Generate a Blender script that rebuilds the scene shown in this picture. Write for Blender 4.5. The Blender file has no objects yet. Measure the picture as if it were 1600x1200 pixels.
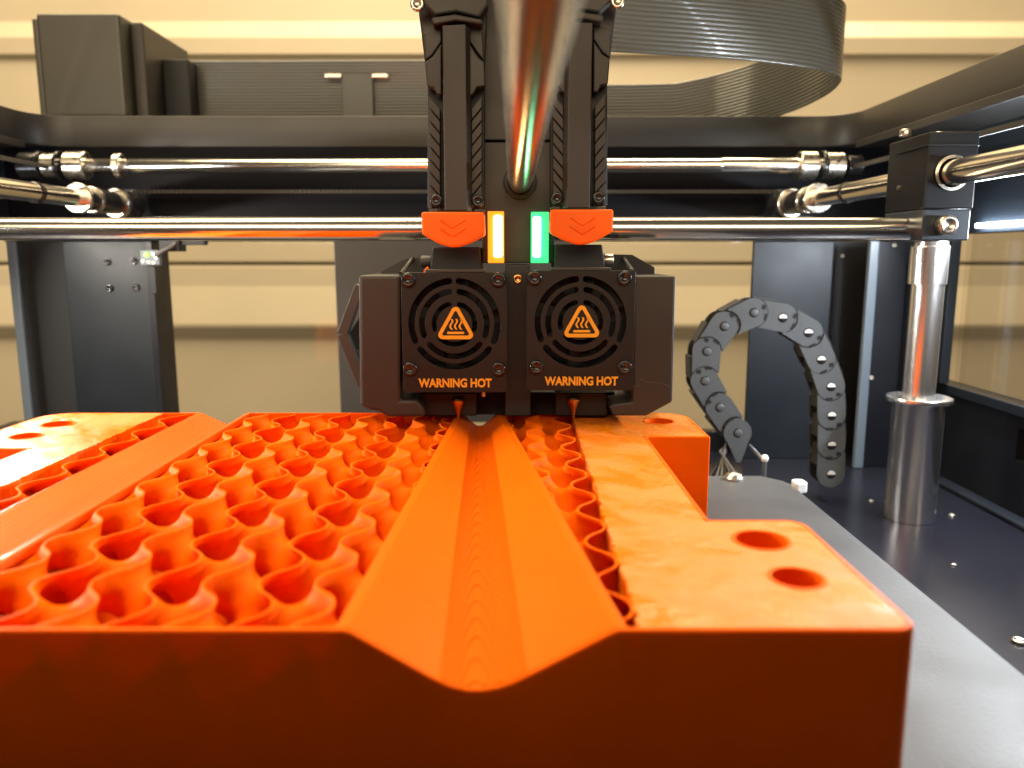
import bpy, bmesh, math, random
import numpy as np
from mathutils import Vector, Matrix
random.seed(4); np.random.seed(4)
S = 0.001                      # everything below is written in millimetres
scene = bpy.context.scene
C = scene.collection
PI = math.pi

# ------------------------------------------------------------------ camera
F_PX, PITCH = 1220.0, math.atan(200/1220.0)
cam_d = bpy.data.cameras.new('camera'); cam = bpy.data.objects.new('camera', cam_d); C.objects.link(cam)
cam_d.sensor_width = 36.0; cam_d.lens = 36.0*F_PX/1600.0
cam.location = (0, 0, 0); cam.rotation_euler = (PI/2-PITCH, 0, 0)
cam_d.clip_start = 0.005; cam_d.clip_end = 20
cam_d.dof.use_dof = True; cam_d.dof.focus_distance = 0.298; cam_d.dof.aperture_fstop = 12.5
scene.camera = cam

# ------------------------------------------------------------------ world and lamps
w = bpy.data.worlds.new('World'); scene.world = w; w.use_nodes = True
bg = w.node_tree.nodes['Background']; bg.inputs[0].default_value = (1.0, 0.80, 0.52, 1); bg.inputs[1].default_value = 0.07
def area(name, loc, target, sx, sy, power, col, spread=180):
    d = bpy.data.lights.new(name, 'AREA'); d.shape = 'RECTANGLE'; d.size = sx*S; d.size_y = sy*S
    d.energy = power; d.color = col; d.spread = math.radians(spread)
    o = bpy.data.objects.new(name, d); C.objects.link(o); o.location = Vector(loc)*S
    o.rotation_euler = (Vector(target)-Vector(loc)).to_track_quat('-Z', 'Y').to_euler(); return o
area('ceiling_lamp', (-100, 960, 1500), (-60, 900, 0), 2600, 760, 78, (1.0, 0.82, 0.52))
area('ceiling_lamp_front', (-150, -1500, 850), (0, 300, 20), 2400, 800, 30, (1.0, 0.80, 0.52))
scene.view_settings.view_transform = 'Standard'; scene.view_settings.look = 'None'
scene.view_settings.exposure = 0.35; scene.view_settings.gamma = 1.0
scene.cycles.max_bounces = 8; scene.cycles.diffuse_bounces = 5; scene.cycles.glossy_bounces = 4
scene.cycles.transparent_max_bounces = 12; scene.cycles.sample_clamp_indirect = 6

# ------------------------------------------------------------------ pixel of the 1600x1200 photo -> point at depth Y
_c, _s = math.cos(PITCH), math.sin(PITCH)
def at(px, py, Y):
    u = (px-800)/F_PX; v = (py-600)/F_PX
    t = Y/(_c-v*_s)
    return (u*t, (-_s-v*_c)*t)
def AT(pts, Y): return [at(x, y, Y) for x, y in pts]

# ------------------------------------------------------------------ materials
def mat(name, col, rough=0.5, metal=0.0, spec=0.5, bump=0.0, bscale=2000, var=0.0, vscale=60, coat=0.0,
        emit=None, estr=0.0, rvar=0.0, layer=0.0, layer_mm=0.3, sss=0.0, tint=None):
    m = bpy.data.materials.new(name); m.use_nodes = True
    nt = m.node_tree; N = nt.nodes; L = nt.links; b = N['Principled BSDF']
    b.inputs['Base Color'].default_value = (*col, 1); b.inputs['Roughness'].default_value = rough
    b.inputs['Metallic'].default_value = metal; b.inputs['Specular IOR Level'].default_value = spec
    b.inputs['Coat Weight'].default_value = coat
    if sss:
        b.inputs['Subsurface Weight'].default_value = sss
        b.inputs['Subsurface Radius'].default_value = (1.0, 0.25, 0.05); b.inputs['Subsurface Scale'].default_value = 0.0022
    if tint: b.inputs['Specular Tint'].default_value = (*tint, 1)
    tc = N.new('ShaderNodeTexCoord')
    if var or rvar:
        n = N.new('ShaderNodeTexNoise'); n.inputs['Scale'].default_value = vscale; n.inputs['Detail'].default_value = 5
        L.new(tc.outputs['Object'], n.inputs['Vector'])
        if var:
            mp = N.new('ShaderNodeMapRange'); mp.inputs['To Min'].default_value = 1-var; mp.inputs['To Max'].default_value = 1+var
            mp.inputs['From Min'].default_value = 0.3; mp.inputs['From Max'].default_value = 0.7
            L.new(n.outputs['Fac'], mp.inputs['Value'])
            mx = N.new('ShaderNodeMix'); mx.data_type = 'RGBA'; mx.blend_type = 'MULTIPLY'; mx.inputs['Factor'].default_value = 1
            mx.inputs['A'].default_value = (*col, 1); L.new(mp.outputs['Result'], mx.inputs['B']); L.new(mx.outputs['Result'], b.inputs['Base Color'])
        if rvar:
            mr = N.new('ShaderNodeMapRange'); mr.inputs['From Min'].default_value = 0.3; mr.inputs['From Max'].default_value = 0.7
            mr.inputs['To Min'].default_value = max(0.02, rough-rvar); mr.inputs['To Max'].default_value = rough+rvar
            L.new(n.outputs['Fac'], mr.inputs['Value']); L.new(mr.outputs['Result'], b.inputs['Roughness'])
    last = None
    if bump:
        n2 = N.new('ShaderNodeTexNoise'); n2.inputs['Scale'].default_value = bscale; n2.inputs['Detail'].default_value = 3
        L.new(tc.outputs['Object'], n2.inputs['Vector'])
        bp = N.new('ShaderNodeBump'); bp.inputs['Strength'].default_value = 1; bp.inputs['Distance'].default_value = bump*S
        L.new(n2.outputs['Fac'], bp.inputs['Height']); last = bp
    if layer:                       # printed layer lines: a rounded ridge per layer height
        g = N.new('ShaderNodeNewGeometry'); sp = N.new('ShaderNodeSeparateXYZ'); L.new(g.outputs['Position'], sp.inputs[0])
        mu = N.new('ShaderNodeMath'); mu.operation = 'MULTIPLY'; mu.inputs[1].default_value = 2*PI/(layer_mm*S); L.new(sp.outputs['Z'], mu.inputs[0])
        si = N.new('ShaderNodeMath'); si.operation = 'SINE'; L.new(mu.outputs[0], si.inputs[0])
        bp = N.new('ShaderNodeBump'); bp.inputs['Strength'].default_value = 1; bp.inputs['Distance'].default_value = layer*S
        L.new(si.outputs[0], bp.inputs['Height'])
        if last: L.new(last.outputs['Normal'], bp.inputs['Normal'])
        last = bp
    if last: L.new(last.outputs['Normal'], b.inputs['Normal'])
    if emit:
        b.inputs['Emission Color'].default_value = (*emit, 1); b.inputs['Emission Strength'].default_value = estr
    return m
OR = (0.82, 0.117, 0.001)
M = {}
M['orange'] = mat('orange_filament', OR, 0.48, tint=(1.0, 0.42, 0.06), spec=0.08, layer=0.030, layer_mm=0.45, var=0.05, vscale=40, sss=0.25)
M['orange_infill'] = mat('orange_infill', OR, 0.52, tint=(1.0, 0.42, 0.06), spec=0.05, layer=0.014, layer_mm=0.5, var=0.05, vscale=40, sss=0.12)
M['orange_latch'] = mat('orange_latch_plastic', (0.93, 0.14, 0.006), 0.5, spec=0.2, var=0.04, bump=0.01)
M['black'] = mat('black_painted_steel', (0.006, 0.0062, 0.009), 0.42, spec=0.3, bump=0.012, bscale=1500, rvar=0.08, vscale=30)
M['black_gloss'] = mat('black_gloss_floor', (0.010, 0.010, 0.015), 0.24, spec=0.35, bump=0.02, bscale=900, rvar=0.03, vscale=20)
M['black_matte'] = mat('black_matte', (0.012, 0.012, 0.014), 0.6, bump=0.01)
M['head'] = mat('head_black_plastic', (0.029, 0.022, 0.018), 0.55, bump=0.02, bscale=2500, var=0.12, vscale=50, rvar=0.06)
M['cover'] = mat('cover_black_metal', (0.0085, 0.0062, 0.0056), 0.50, spec=0.4, bump=0.012, bscale=2500, var=0.12, vscale=50)
M['beam'] = mat('beam_black', (0.0035, 0.0035, 0.006), 0.6, spec=0.12, bump=0.012, bscale=1500)
M['side_beam'] = mat('side_beam_lit_blue', (0.022, 0.030, 0.042), 0.38, bump=0.015, bscale=1200, rvar=0.05, vscale=20)  # bluish glow of the light strip is put into this base colour
M['hole'] = mat('dark_recess', (0.004, 0.004, 0.005), 0.8)
M['rim'] = mat('frame_grey_black', (0.038, 0.033, 0.028), 0.45, bump=0.01, bscale=1800, rvar=0.06, vscale=20)
M['blue_steel'] = mat('column_steel', (0.0075, 0.010, 0.014), 0.46, spec=0.35, bump=0.012, bscale=1500, rvar=0.08, vscale=25)
M['edge_steel'] = mat('light_edge_steel', (0.10, 0.12, 0.14), 0.35, bump=0.01)
M['taupe'] = mat('taupe_plate', (0.038, 0.033, 0.028), 0.5, bump=0.01)
M['chrome'] = mat('polished_steel', (0.86, 0.82, 0.76), 0.18, metal=1.0, rvar=0.02, vscale=30)
M['guide'] = mat('satin_guide_steel', (0.88, 0.86, 0.84), 0.24, metal=1.0)
M['steel'] = mat('machined_steel', (0.64, 0.58, 0.50), 0.30, metal=1.0, rvar=0.08, vscale=300)
M['screw'] = mat('black_oxide_screw', (0.05, 0.048, 0.05), 0.22, metal=0.7)
M['bed'] = mat('build_plate_grey', (0.048, 0.048, 0.052), 0.55, bump=0.12, bscale=1300, var=0.14, vscale=25, spec=0.35, rvar=0.08)
M['chain'] = mat('chain_grey_plastic', (0.08, 0.085, 0.09), 0.46, bump=0.012, var=0.08)
M['ribbon'] = mat('ribbon_cable_black', (0.10, 0.098, 0.085), 0.24, rvar=0.04, vscale=12, coat=0.3)
M['box'] = mat('box_grey_black', (0.065, 0.062, 0.05), 0.38, bump=0.01, rvar=0.05, vscale=20)
M['label_orange'] = mat('printed_orange', (0.85, 0.40, 0.03), 0.5, spec=0.2, var=0.05)
M['white'] = mat('white_plastic', (0.75, 0.75, 0.72), 0.4, bump=0.01)
M['wire'] = mat('grey_wire', (0.09, 0.08, 0.075), 0.5)
M['brass'] = mat('brass_nozzle', (0.75, 0.42, 0.16), 0.3, metal=1.0)
M['door'] = mat('cream_panel', (0.59, 0.50, 0.37), 0.42, bump=0.5, bscale=18, var=0.06, vscale=3)
M['led_white'] = mat('led_white', (0.9, 0.95, 1), 0.4, emit=(0.80, 0.90, 1.0), estr=34)
M['led_yellow'] = mat('led_amber_glow', (0.5, 0.12, 0.0), 0.5, emit=(1.0, 0.27, 0.01), estr=1.1)
M['led_yellow_core'] = mat('led_amber_core', (0.9, 0.8, 0.5), 0.4, emit=(1.0, 0.66, 0.26), estr=9)
M['led_green'] = mat('led_green_glow', (0.05, 0.8, 0.3), 0.4, emit=(0.02, 0.75, 0.16), estr=0.9)
M['led_green_core'] = mat('led_green_core', (0.5, 0.9, 0.6), 0.4, emit=(0.42, 1.0, 0.66), estr=5)
M['led_dot'] = mat('led_green_dot', (0.2, 0.9, 0.1), 0.4, emit=(0.25, 1.0, 0.06), estr=2.5)

def glass_mat(name, gl):
    m = bpy.data.materials.new(name); m.use_nodes = True; nt = m.node_tree; N = nt.nodes; L = nt.links
    for n in list(N):
        if n.type != 'OUTPUT_MATERIAL': N.remove(n)
    out = [n for n in N if n.type == 'OUTPUT_MATERIAL'][0]
    tr = N.new('ShaderNodeBsdfTransparent'); tr.inputs[0].default_value = (0.95, 0.95, 0.94, 1)
    g = N.new('ShaderNodeBsdfGlossy'); g.inputs['Roughness'].default_value = 0.06
    fr = N.new('ShaderNodeFresnel'); fr.inputs[0].default_value = 1.45
    mu = N.new('ShaderNodeMath'); mu.operation = 'MULTIPLY'; mu.inputs[1].default_value = gl
    mx = N.new('ShaderNodeMixShader'); L.new(fr.outputs[0], mu.inputs[0]); L.new(mu.outputs[0], mx.inputs[0])
    L.new(tr.outputs[0], mx.inputs[1]); L.new(g.outputs[0], mx.inputs[2]); L.new(mx.outputs[0], out.inputs[0]); return m
M['pane'] = glass_mat('clear_acrylic', 0.8); M['side_pane'] = glass_mat('clear_side_acrylic', 0.25)

# solid top skin: 45 degree raster lines laid in patches, some glossier
def skin_mat():
    m = bpy.data.materials.new('orange_top_skin'); m.use_nodes = True; nt = m.node_tree; N = nt.nodes; L = nt.links
    b = N['Principled BSDF']; b.inputs['Specular IOR Level'].default_value = 0.6
    b.inputs['Subsurface Weight'].default_value = 0.2; b.inputs['Subsurface Radius'].default_value = (1, .25, .05); b.inputs['Subsurface Scale'].default_value = 0.002
    g = N.new('ShaderNodeNewGeometry')
    rot = N.new('ShaderNodeMapping'); rot.inputs['Rotation'].default_value = (0, 0, math.radians(45)); L.new(g.outputs['Position'], rot.inputs[0])
    st = N.new('ShaderNodeMapping'); st.inputs['Scale'].default_value = (34, 70, 1); L.new(rot.outputs[0], st.inputs[0])
    n = N.new('ShaderNodeTexNoise'); n.inputs['Scale'].default_value = 1; n.inputs['Detail'].default_value = 3; L.new(st.outputs[0], n.inputs['Vector'])
    r = N.new('ShaderNodeMapRange'); r.inputs['From Min'].default_value = .38; r.inputs['From Max'].default_value = .62
    r.inputs['To Min'].default_value = .16; r.inputs['To Max'].default_value = .62; L.new(n.outputs['Fac'], r.inputs['Value']); L.new(r.outputs[0], b.inputs['Roughness'])
    cr = N.new('ShaderNodeMix'); cr.data_type = 'RGBA'; cr.inputs['A'].default_value = (0.84, 0.20, 0.002, 1); cr.inputs['B'].default_value = (0.80, 0.155, 0.001, 1)  # glossier patches get a lighter colour: part of their sheen is painted
    L.new(r.outputs[0], cr.inputs['Factor']); L.new(cr.outputs['Result'], b.inputs['Base Color'])
    wv = N.new('ShaderNodeTexWave'); wv.wave_type = 'BANDS'; wv.bands_direction = 'Y'; wv.inputs['Scale'].default_value = 2*PI/(20*0.00075)
    wv.inputs['Distortion'].default_value = 0.6; L.new(rot.outputs[0], wv.inputs['Vector'])
    bp = N.new('ShaderNodeBump'); bp.inputs['Distance'].default_value = 0.00009; bp.inputs['Strength'].default_value = 1.0; L.new(wv.outputs['Fac'], bp.inputs['Height'])
    n3 = N.new('ShaderNodeTexNoise'); n3.inputs['Scale'].default_value = 90; n3.inputs['Detail'].default_value = 4; L.new(g.outputs['Position'], n3.inputs['Vector'])
    b2 = N.new('ShaderNodeBump'); b2.inputs['Distance'].default_value = 0.0010; L.new(n3.outputs['Fac'], b2.inputs['Height']); L.new(bp.outputs[0], b2.inputs['Normal'])
    L.new(b2.outputs[0], b.inputs['Normal']); return m
M['skin'] = skin_mat()
M['orange_groove'] = mat('orange_groove', OR, 0.27, spec=0.5, layer=0.03, layer_mm=0.55, sss=0.2)

# channel: stair steps of the layers, read as terraces where the floor is shallow
def terrace_mat():
    m = mat('orange_channel', OR, 0.42, tint=(1.0, 0.42, 0.06), spec=0.12, sss=0.2, var=0.04, vscale=40); nt = m.node_tree; N = nt.nodes; L = nt.links; b = N['Principled BSDF']
    g = N.new('ShaderNodeNewGeometry'); sp = N.new('ShaderNodeSeparateXYZ'); L.new(g.outputs['Position'], sp.inputs[0])
    mu = N.new('ShaderNodeMath'); mu.operation = 'MULTIPLY'; mu.inputs[1].default_value = 1/(0.25*S); L.new(sp.outputs['Z'], mu.inputs[0])
    fr = N.new('ShaderNodeMath'); fr.operation = 'PINGPONG'; fr.inputs[1].default_value = 0.5; L.new(mu.outputs[0], fr.inputs[0])
    pw = N.new('ShaderNodeMath'); pw.operation = 'SMOOTH_MIN'; pw.inputs[1].default_value = 0.22; pw.inputs[2].default_value = 0.1; L.new(fr.outputs[0], pw.inputs[0])
    bp = N.new('ShaderNodeBump'); bp.inputs['Distance'].default_value = 0.00012; bp.inputs['Strength'].default_value = 1; L.new(pw.outputs[0], bp.inputs['Height'])
    L.new(bp.outputs[0], b.inputs['Normal']); return m
M['terrace'] = terrace_mat()

# ------------------------------------------------------------------ building helpers
def link(name, me, m=None, parent=None, loc=None, smooth=False):
    o = bpy.data.objects.new(name, me); C.objects.link(o)
    if m is not None and not me.materials: me.materials.append(m)
    if parent is not None:
        o.parent = parent; o.matrix_parent_inverse = Matrix.Identity(4)
        o.location = -_wl(parent)
    if smooth: me.shade_smooth()
    return o
def _wl(o):
    v = Vector(o.location)
    while o.parent is not None: o = o.parent; v += Vector(o.location)
    return v
def thing(name, loc, label, cat, group=None):
    o = bpy.data.objects.new(name, None); C.objects.link(o); o.location = Vector(loc)*S; o.empty_display_size = 0.01
    tag(o, label, cat, group); return o
def tag(o, label=None, cat=None, group=None, kind=None):
    if label: o['label'] = label
    if cat: o['category'] = cat
    if group: o['group'] = group
    if kind: o['kind'] = kind
    return o
def bev(o, width, seg=2, angle=40):
    md = o.modifiers.new('bevel', 'BEVEL'); md.width = width*S; md.segments = seg; md.limit_method = 'ANGLE'; md.angle_limit = math.radians(angle)
    md.harden_normals = False
    return o
class MB:
    def __init__(s): s.v = []; s.f = []; s.sm = []
    def add(s, vs, fs, smooth=False):
        n = len(s.v); s.v += [tuple(v) for v in vs]; s.f += [tuple(i+n for i in f) for f in fs]; s.sm += [smooth]*len(fs); return s
    def box(s, x0, x1, y0, y1, z0, z1):
        return s.add([(x, y, z) for z in (z0, z1) for y in (y0, y1) for x in (x0, x1)],
                     [(0, 2, 3, 1), (4, 5, 7, 6), (0, 1, 5, 4), (2, 6, 7, 3), (0, 4, 6, 2), (1, 3, 7, 5)])
    def prism(s, poly, y0, y1, plane='xz'):     # poly of (a,b) extruded along the third axis
        ar = sum(poly[i][0]*poly[(i+1) % len(poly)][1]-poly[(i+1) % len(poly)][0]*poly[i][1] for i in range(len(poly)))
        if ar < 0: poly = poly[::-1]
        n = len(poly)
        if plane == 'xz': vs = [(a, y0, b) for a, b in poly]+[(a, y1, b) for a, b in poly]; flip = False
        elif plane == 'xy': vs = [(a, b, y0) for a, b in poly]+[(a, b, y1) for a, b in poly]; flip = True
        else: vs = [(y0, a, b) for a, b in poly]+[(y1, a, b) for a, b in poly]; flip = True
        fs = [tuple(range(n)), tuple(range(2*n-1, n-1, -1))]+[(i, n+i, n+(i+1) % n, (i+1) % n) for i in range(n)]
        if flip: fs = [f[::-1] for f in fs]
        return s.add(vs, fs)
    def lathe(s, prof, base, axis, seg=32, smooth=True):   # prof: (r, t) along axis from base
        ax = Vector(axis).normalized(); b0 = ax.orthogonal().normalized(); b1 = ax.cross(b0); base = Vector(base)
        vs = []; fs = []
        for r, t in prof:
            for k in range(seg):
                a = 2*PI*k/seg; vs.append(base+ax*t+(b0*math.cos(a)+b1*math.sin(a))*max(r, 1e-4))
        for i in range(len(prof)-1):
            for k in range(seg):
                k2 = (k+1) % seg; fs.append((i*seg+k, i*seg+k2, (i+1)*seg+k2, (i+1)*seg+k))
        fs.append(tuple(range(seg))[::-1]); fs.append(tuple((len(prof)-1)*seg+k for k in range(seg)))
        return s.add(vs, fs, smooth)
    def tube(s, pts, r, seg=8):
        pts = [Vector(p) for p in pts]; vs = []; fs = []; up = Vector((0.13, 0.21, 0.97))
        for i, p in enumerate(pts):
            d = (pts[min(i+1, len(pts)-1)]-pts[max(i-1, 0)]).normalized(); a = d.cross(up).normalized(); b = a.cross(d)
            for k in range(seg): t = 2*PI*k/seg; vs.append(p+(a*math.cos(t)+b*math.sin(t))*r)
        for i in range(len(pts)-1):
            for k in range(seg): k2 = (k+1) % seg; fs.append((i*seg+k, i*seg+k2, (i+1)*seg+k2, (i+1)*seg+k))
        fs.append(tuple(range(seg))); fs.append(tuple((len(pts)-1)*seg+k for k in range(seg))[::-1])
        return s.add(vs, fs, True)
    def mesh(s, name, m=None):
        me = bpy.data.meshes.new(name); me.from_pydata([(a*S, b*S, c*S) for a, b, c in s.v], [], s.f)
        me.polygons.foreach_set('use_smooth', s.sm); me.update()
        if m: me.materials.append(m)
        return me
    def build(s, name, m, parent=None, bevel=0, seg=2):
        o = link(name, s.mesh(name, m), None, parent)
        if bevel: bev(o, bevel, seg)
        return o
def auto_smooth(o, ang=35):
    me = o.data; bm = bmesh.new(); bm.from_mesh(me)
    for e in bm.edges:
        if len(e.link_faces) == 2: e.smooth = e.calc_face_angle(0) < math.radians(ang)
    for f in bm.faces: f.smooth = True
    bm.to_mesh(me); bm.free(); return o
def lathe_obj(name, prof, base, axis, m, parent=None, seg=32):
    o = MB().lathe(prof, base, axis, seg).build(name, m, parent); return auto_smooth(o)
def curve_solid(name, loops, depth, mtx, m, parent=None, bevel=0.0):
    """flat shape with holes, given by closed 2D loops in mm, extruded by depth"""
    cu = bpy.data.curves.new(name+'_tmp', 'CURVE'); cu.dimensions = '2D'; cu.fill_mode = 'BOTH'
    cu.extrude = depth/2*S; cu.bevel_depth = bevel*S; cu.bevel_resolution = 1; cu.offset = -bevel*S
    for lp in loops:
        sp = cu.splines.new('POLY'); sp.points.add(len(lp)-1); sp.use_cyclic_u = True
        for i, (a, b) in enumerate(lp): sp.points[i].co = (a*S, b*S, 0, 1)
    return _cu(name, cu, mtx, m, parent)
def _cu(name, cu, mtx, m, parent):
    t = bpy.data.objects.new('tmp', cu); C.objects.link(t); bpy.context.view_layer.update()
    me = bpy.data.meshes.new_from_object(t.evaluated_get(bpy.context.evaluated_depsgraph_get()))
    bpy.data.objects.remove(t); bpy.data.curves.remove(cu); me.name = name; me.transform(mtx); me.materials.clear(); me.materials.append(m)
    return link(name, me, None, parent)
XZ = lambda y: Matrix.Translation((0, y*S, 0)) @ Matrix.Rotation(PI/2, 4, 'X')        # 2D (x,z) standing at depth y, facing the camera
XY = lambda z: Matrix.Translation((0, 0, z*S))
def text_solid(name, txt, size, centre, y, m, parent, depth=0.25, off=0.0, sx=1.0):
    cu = bpy.data.curves.new(name+'_tmp', 'FONT'); cu.body = txt; cu.size = size*S; cu.extrude = depth/2*S; cu.offset = off*S
    cu.align_x = 'CENTER'; cu.align_y = 'CENTER'; cu.resolution_u = 4
    return _cu(name, cu, Matrix.Translation((centre[0]*S, y*S, centre[1]*S)) @ Matrix.Rotation(PI/2, 4, 'X') @ Matrix.Diagonal((sx, 1, 1, 1)), m, parent)
def arc(cx, cz, r, a0, a1, n): return [(cx+r*math.cos(math.radians(a0+(a1-a0)*i/n)), cz+r*math.sin(math.radians(a0+(a1-a0)*i/n))) for i in range(n+1)]
def round_poly(pts, r, n=5):
    out = []; k = len(pts)
    for i in range(k):
        rr = r[i] if isinstance(r, (list, tuple)) else r
        p = Vector(pts[i]); a = (Vector(pts[i-1])-p); b = (Vector(pts[(i+1) % k])-p)
        if rr <= 0: out.append(tuple(p)); continue
        a.normalize(); b.normalize(); half = a.angle(b)/2; d = rr/math.tan(half)
        c = p+(a+b).normalized()*(rr/math.sin(half)); p0 = p+a*d; p1 = p+b*d
        t0 = math.atan2((p0-c).y, (p0-c).x); t1 = math.atan2((p1-c).y, (p1-c).x); dt = (t1-t0+PI) % (2*PI)-PI
        out += [(c.x+rr*math.cos(t0+dt*j/n), c.y+rr*math.sin(t0+dt*j/n)) for j in range(n+1)]
    return out
_screw_cache = {}
def screw(name, p, r, parent, m='screw', axis=(0, -1, 0), h=None, seg=24):
    """socket head screw: domed rim with a hexagonal recess"""
    h = h or r*0.8; key = (round(r, 2), m, axis, h)
    if key not in _screw_cache:
        b = MB().lathe([(r*0.96, 0), (r, r*.1), (r, h-r*.18), (r*.86, h), (r*.56, h), (r*.52, h-r*.08)], (0, 0, 0), axis, seg)
        b.lathe([(r*.50, h-r*.09), (r*.46, h-r*.55)], (0, 0, 0), axis, 6, False)
        me = b.mesh('screw', M[m]); _screw_cache[key] = me
    o = bpy.data.objects.new(name, _screw_cache[key]); C.objects.link(o)
    o.location = Vector(p)*S
    if parent is not None: o.parent = parent; o.location = Vector(p)*S-_wl(parent)
    return o

# ================================================================== THE ROOM
def room():
    Y = 1600; z0 = -1100; z1 = 1500
    # profile of the ribbed sectional door, as (z, how far it stands proud)
    ribs = [(-1100, 0)]
    secs = [(-1100, -620), (-616, -18), (-14, 560), (564, 1140)]
    for k, (a, b) in enumerate(secs):
        L = b-a; g = 5
        pr = [(a, 0), (a+2, 7), (a+L*.22, 7), (a+L*.22+6, 8)]
        if k == 1: pr = [(a, 0), (a+2, 7), (-330, 7), (-174, 5), (-168, 6), (-142, 24), (-136, 25), (-60, 9), (b-3, 8), (b, 0)]
        elif k == 2: pr = [(a, 0), (a+3, 8), (150, 7), (180, 10), (376, 14), (381, 24), (411, 26), (442, 4), (446, 2), (b-3, 7), (b, 0)]
        else: pr = [(a, 0), (a+2, 7), (a+L*.6, 7), (a+L*.6+4, -10), (a+L*.6+30, -10), (a+L*.6+34, 7), (b-3, 8), (b, 0)]
        secs[k] = (a, b, pr)
    wall = thing('garage_door', (0, Y, z0), 'cream ribbed panel wall behind the printer, lit by warm room light', 'wall panels')
    for a, b, pr in secs:
        mb = MB(); n = len(pr); X0, X1 = -2200, 2200
        vs = [(X0, Y-p, z) for z, p in pr]+[(X1, Y-p, z) for z, p in pr]
        mb.add(vs, [(i, n+i, n+i+1, i+1) for i in range(n-1)])
        mb.box(X0, X1, Y+6, Y+30, a, b)
        mb.build('panel', M['door'], wall, 1.2)
    g = MB().box(-2200, 2200, Y+32, Y+60, z0, z1).build('wall_back', M['black_matte']); tag(g, kind='structure')
room()

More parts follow.
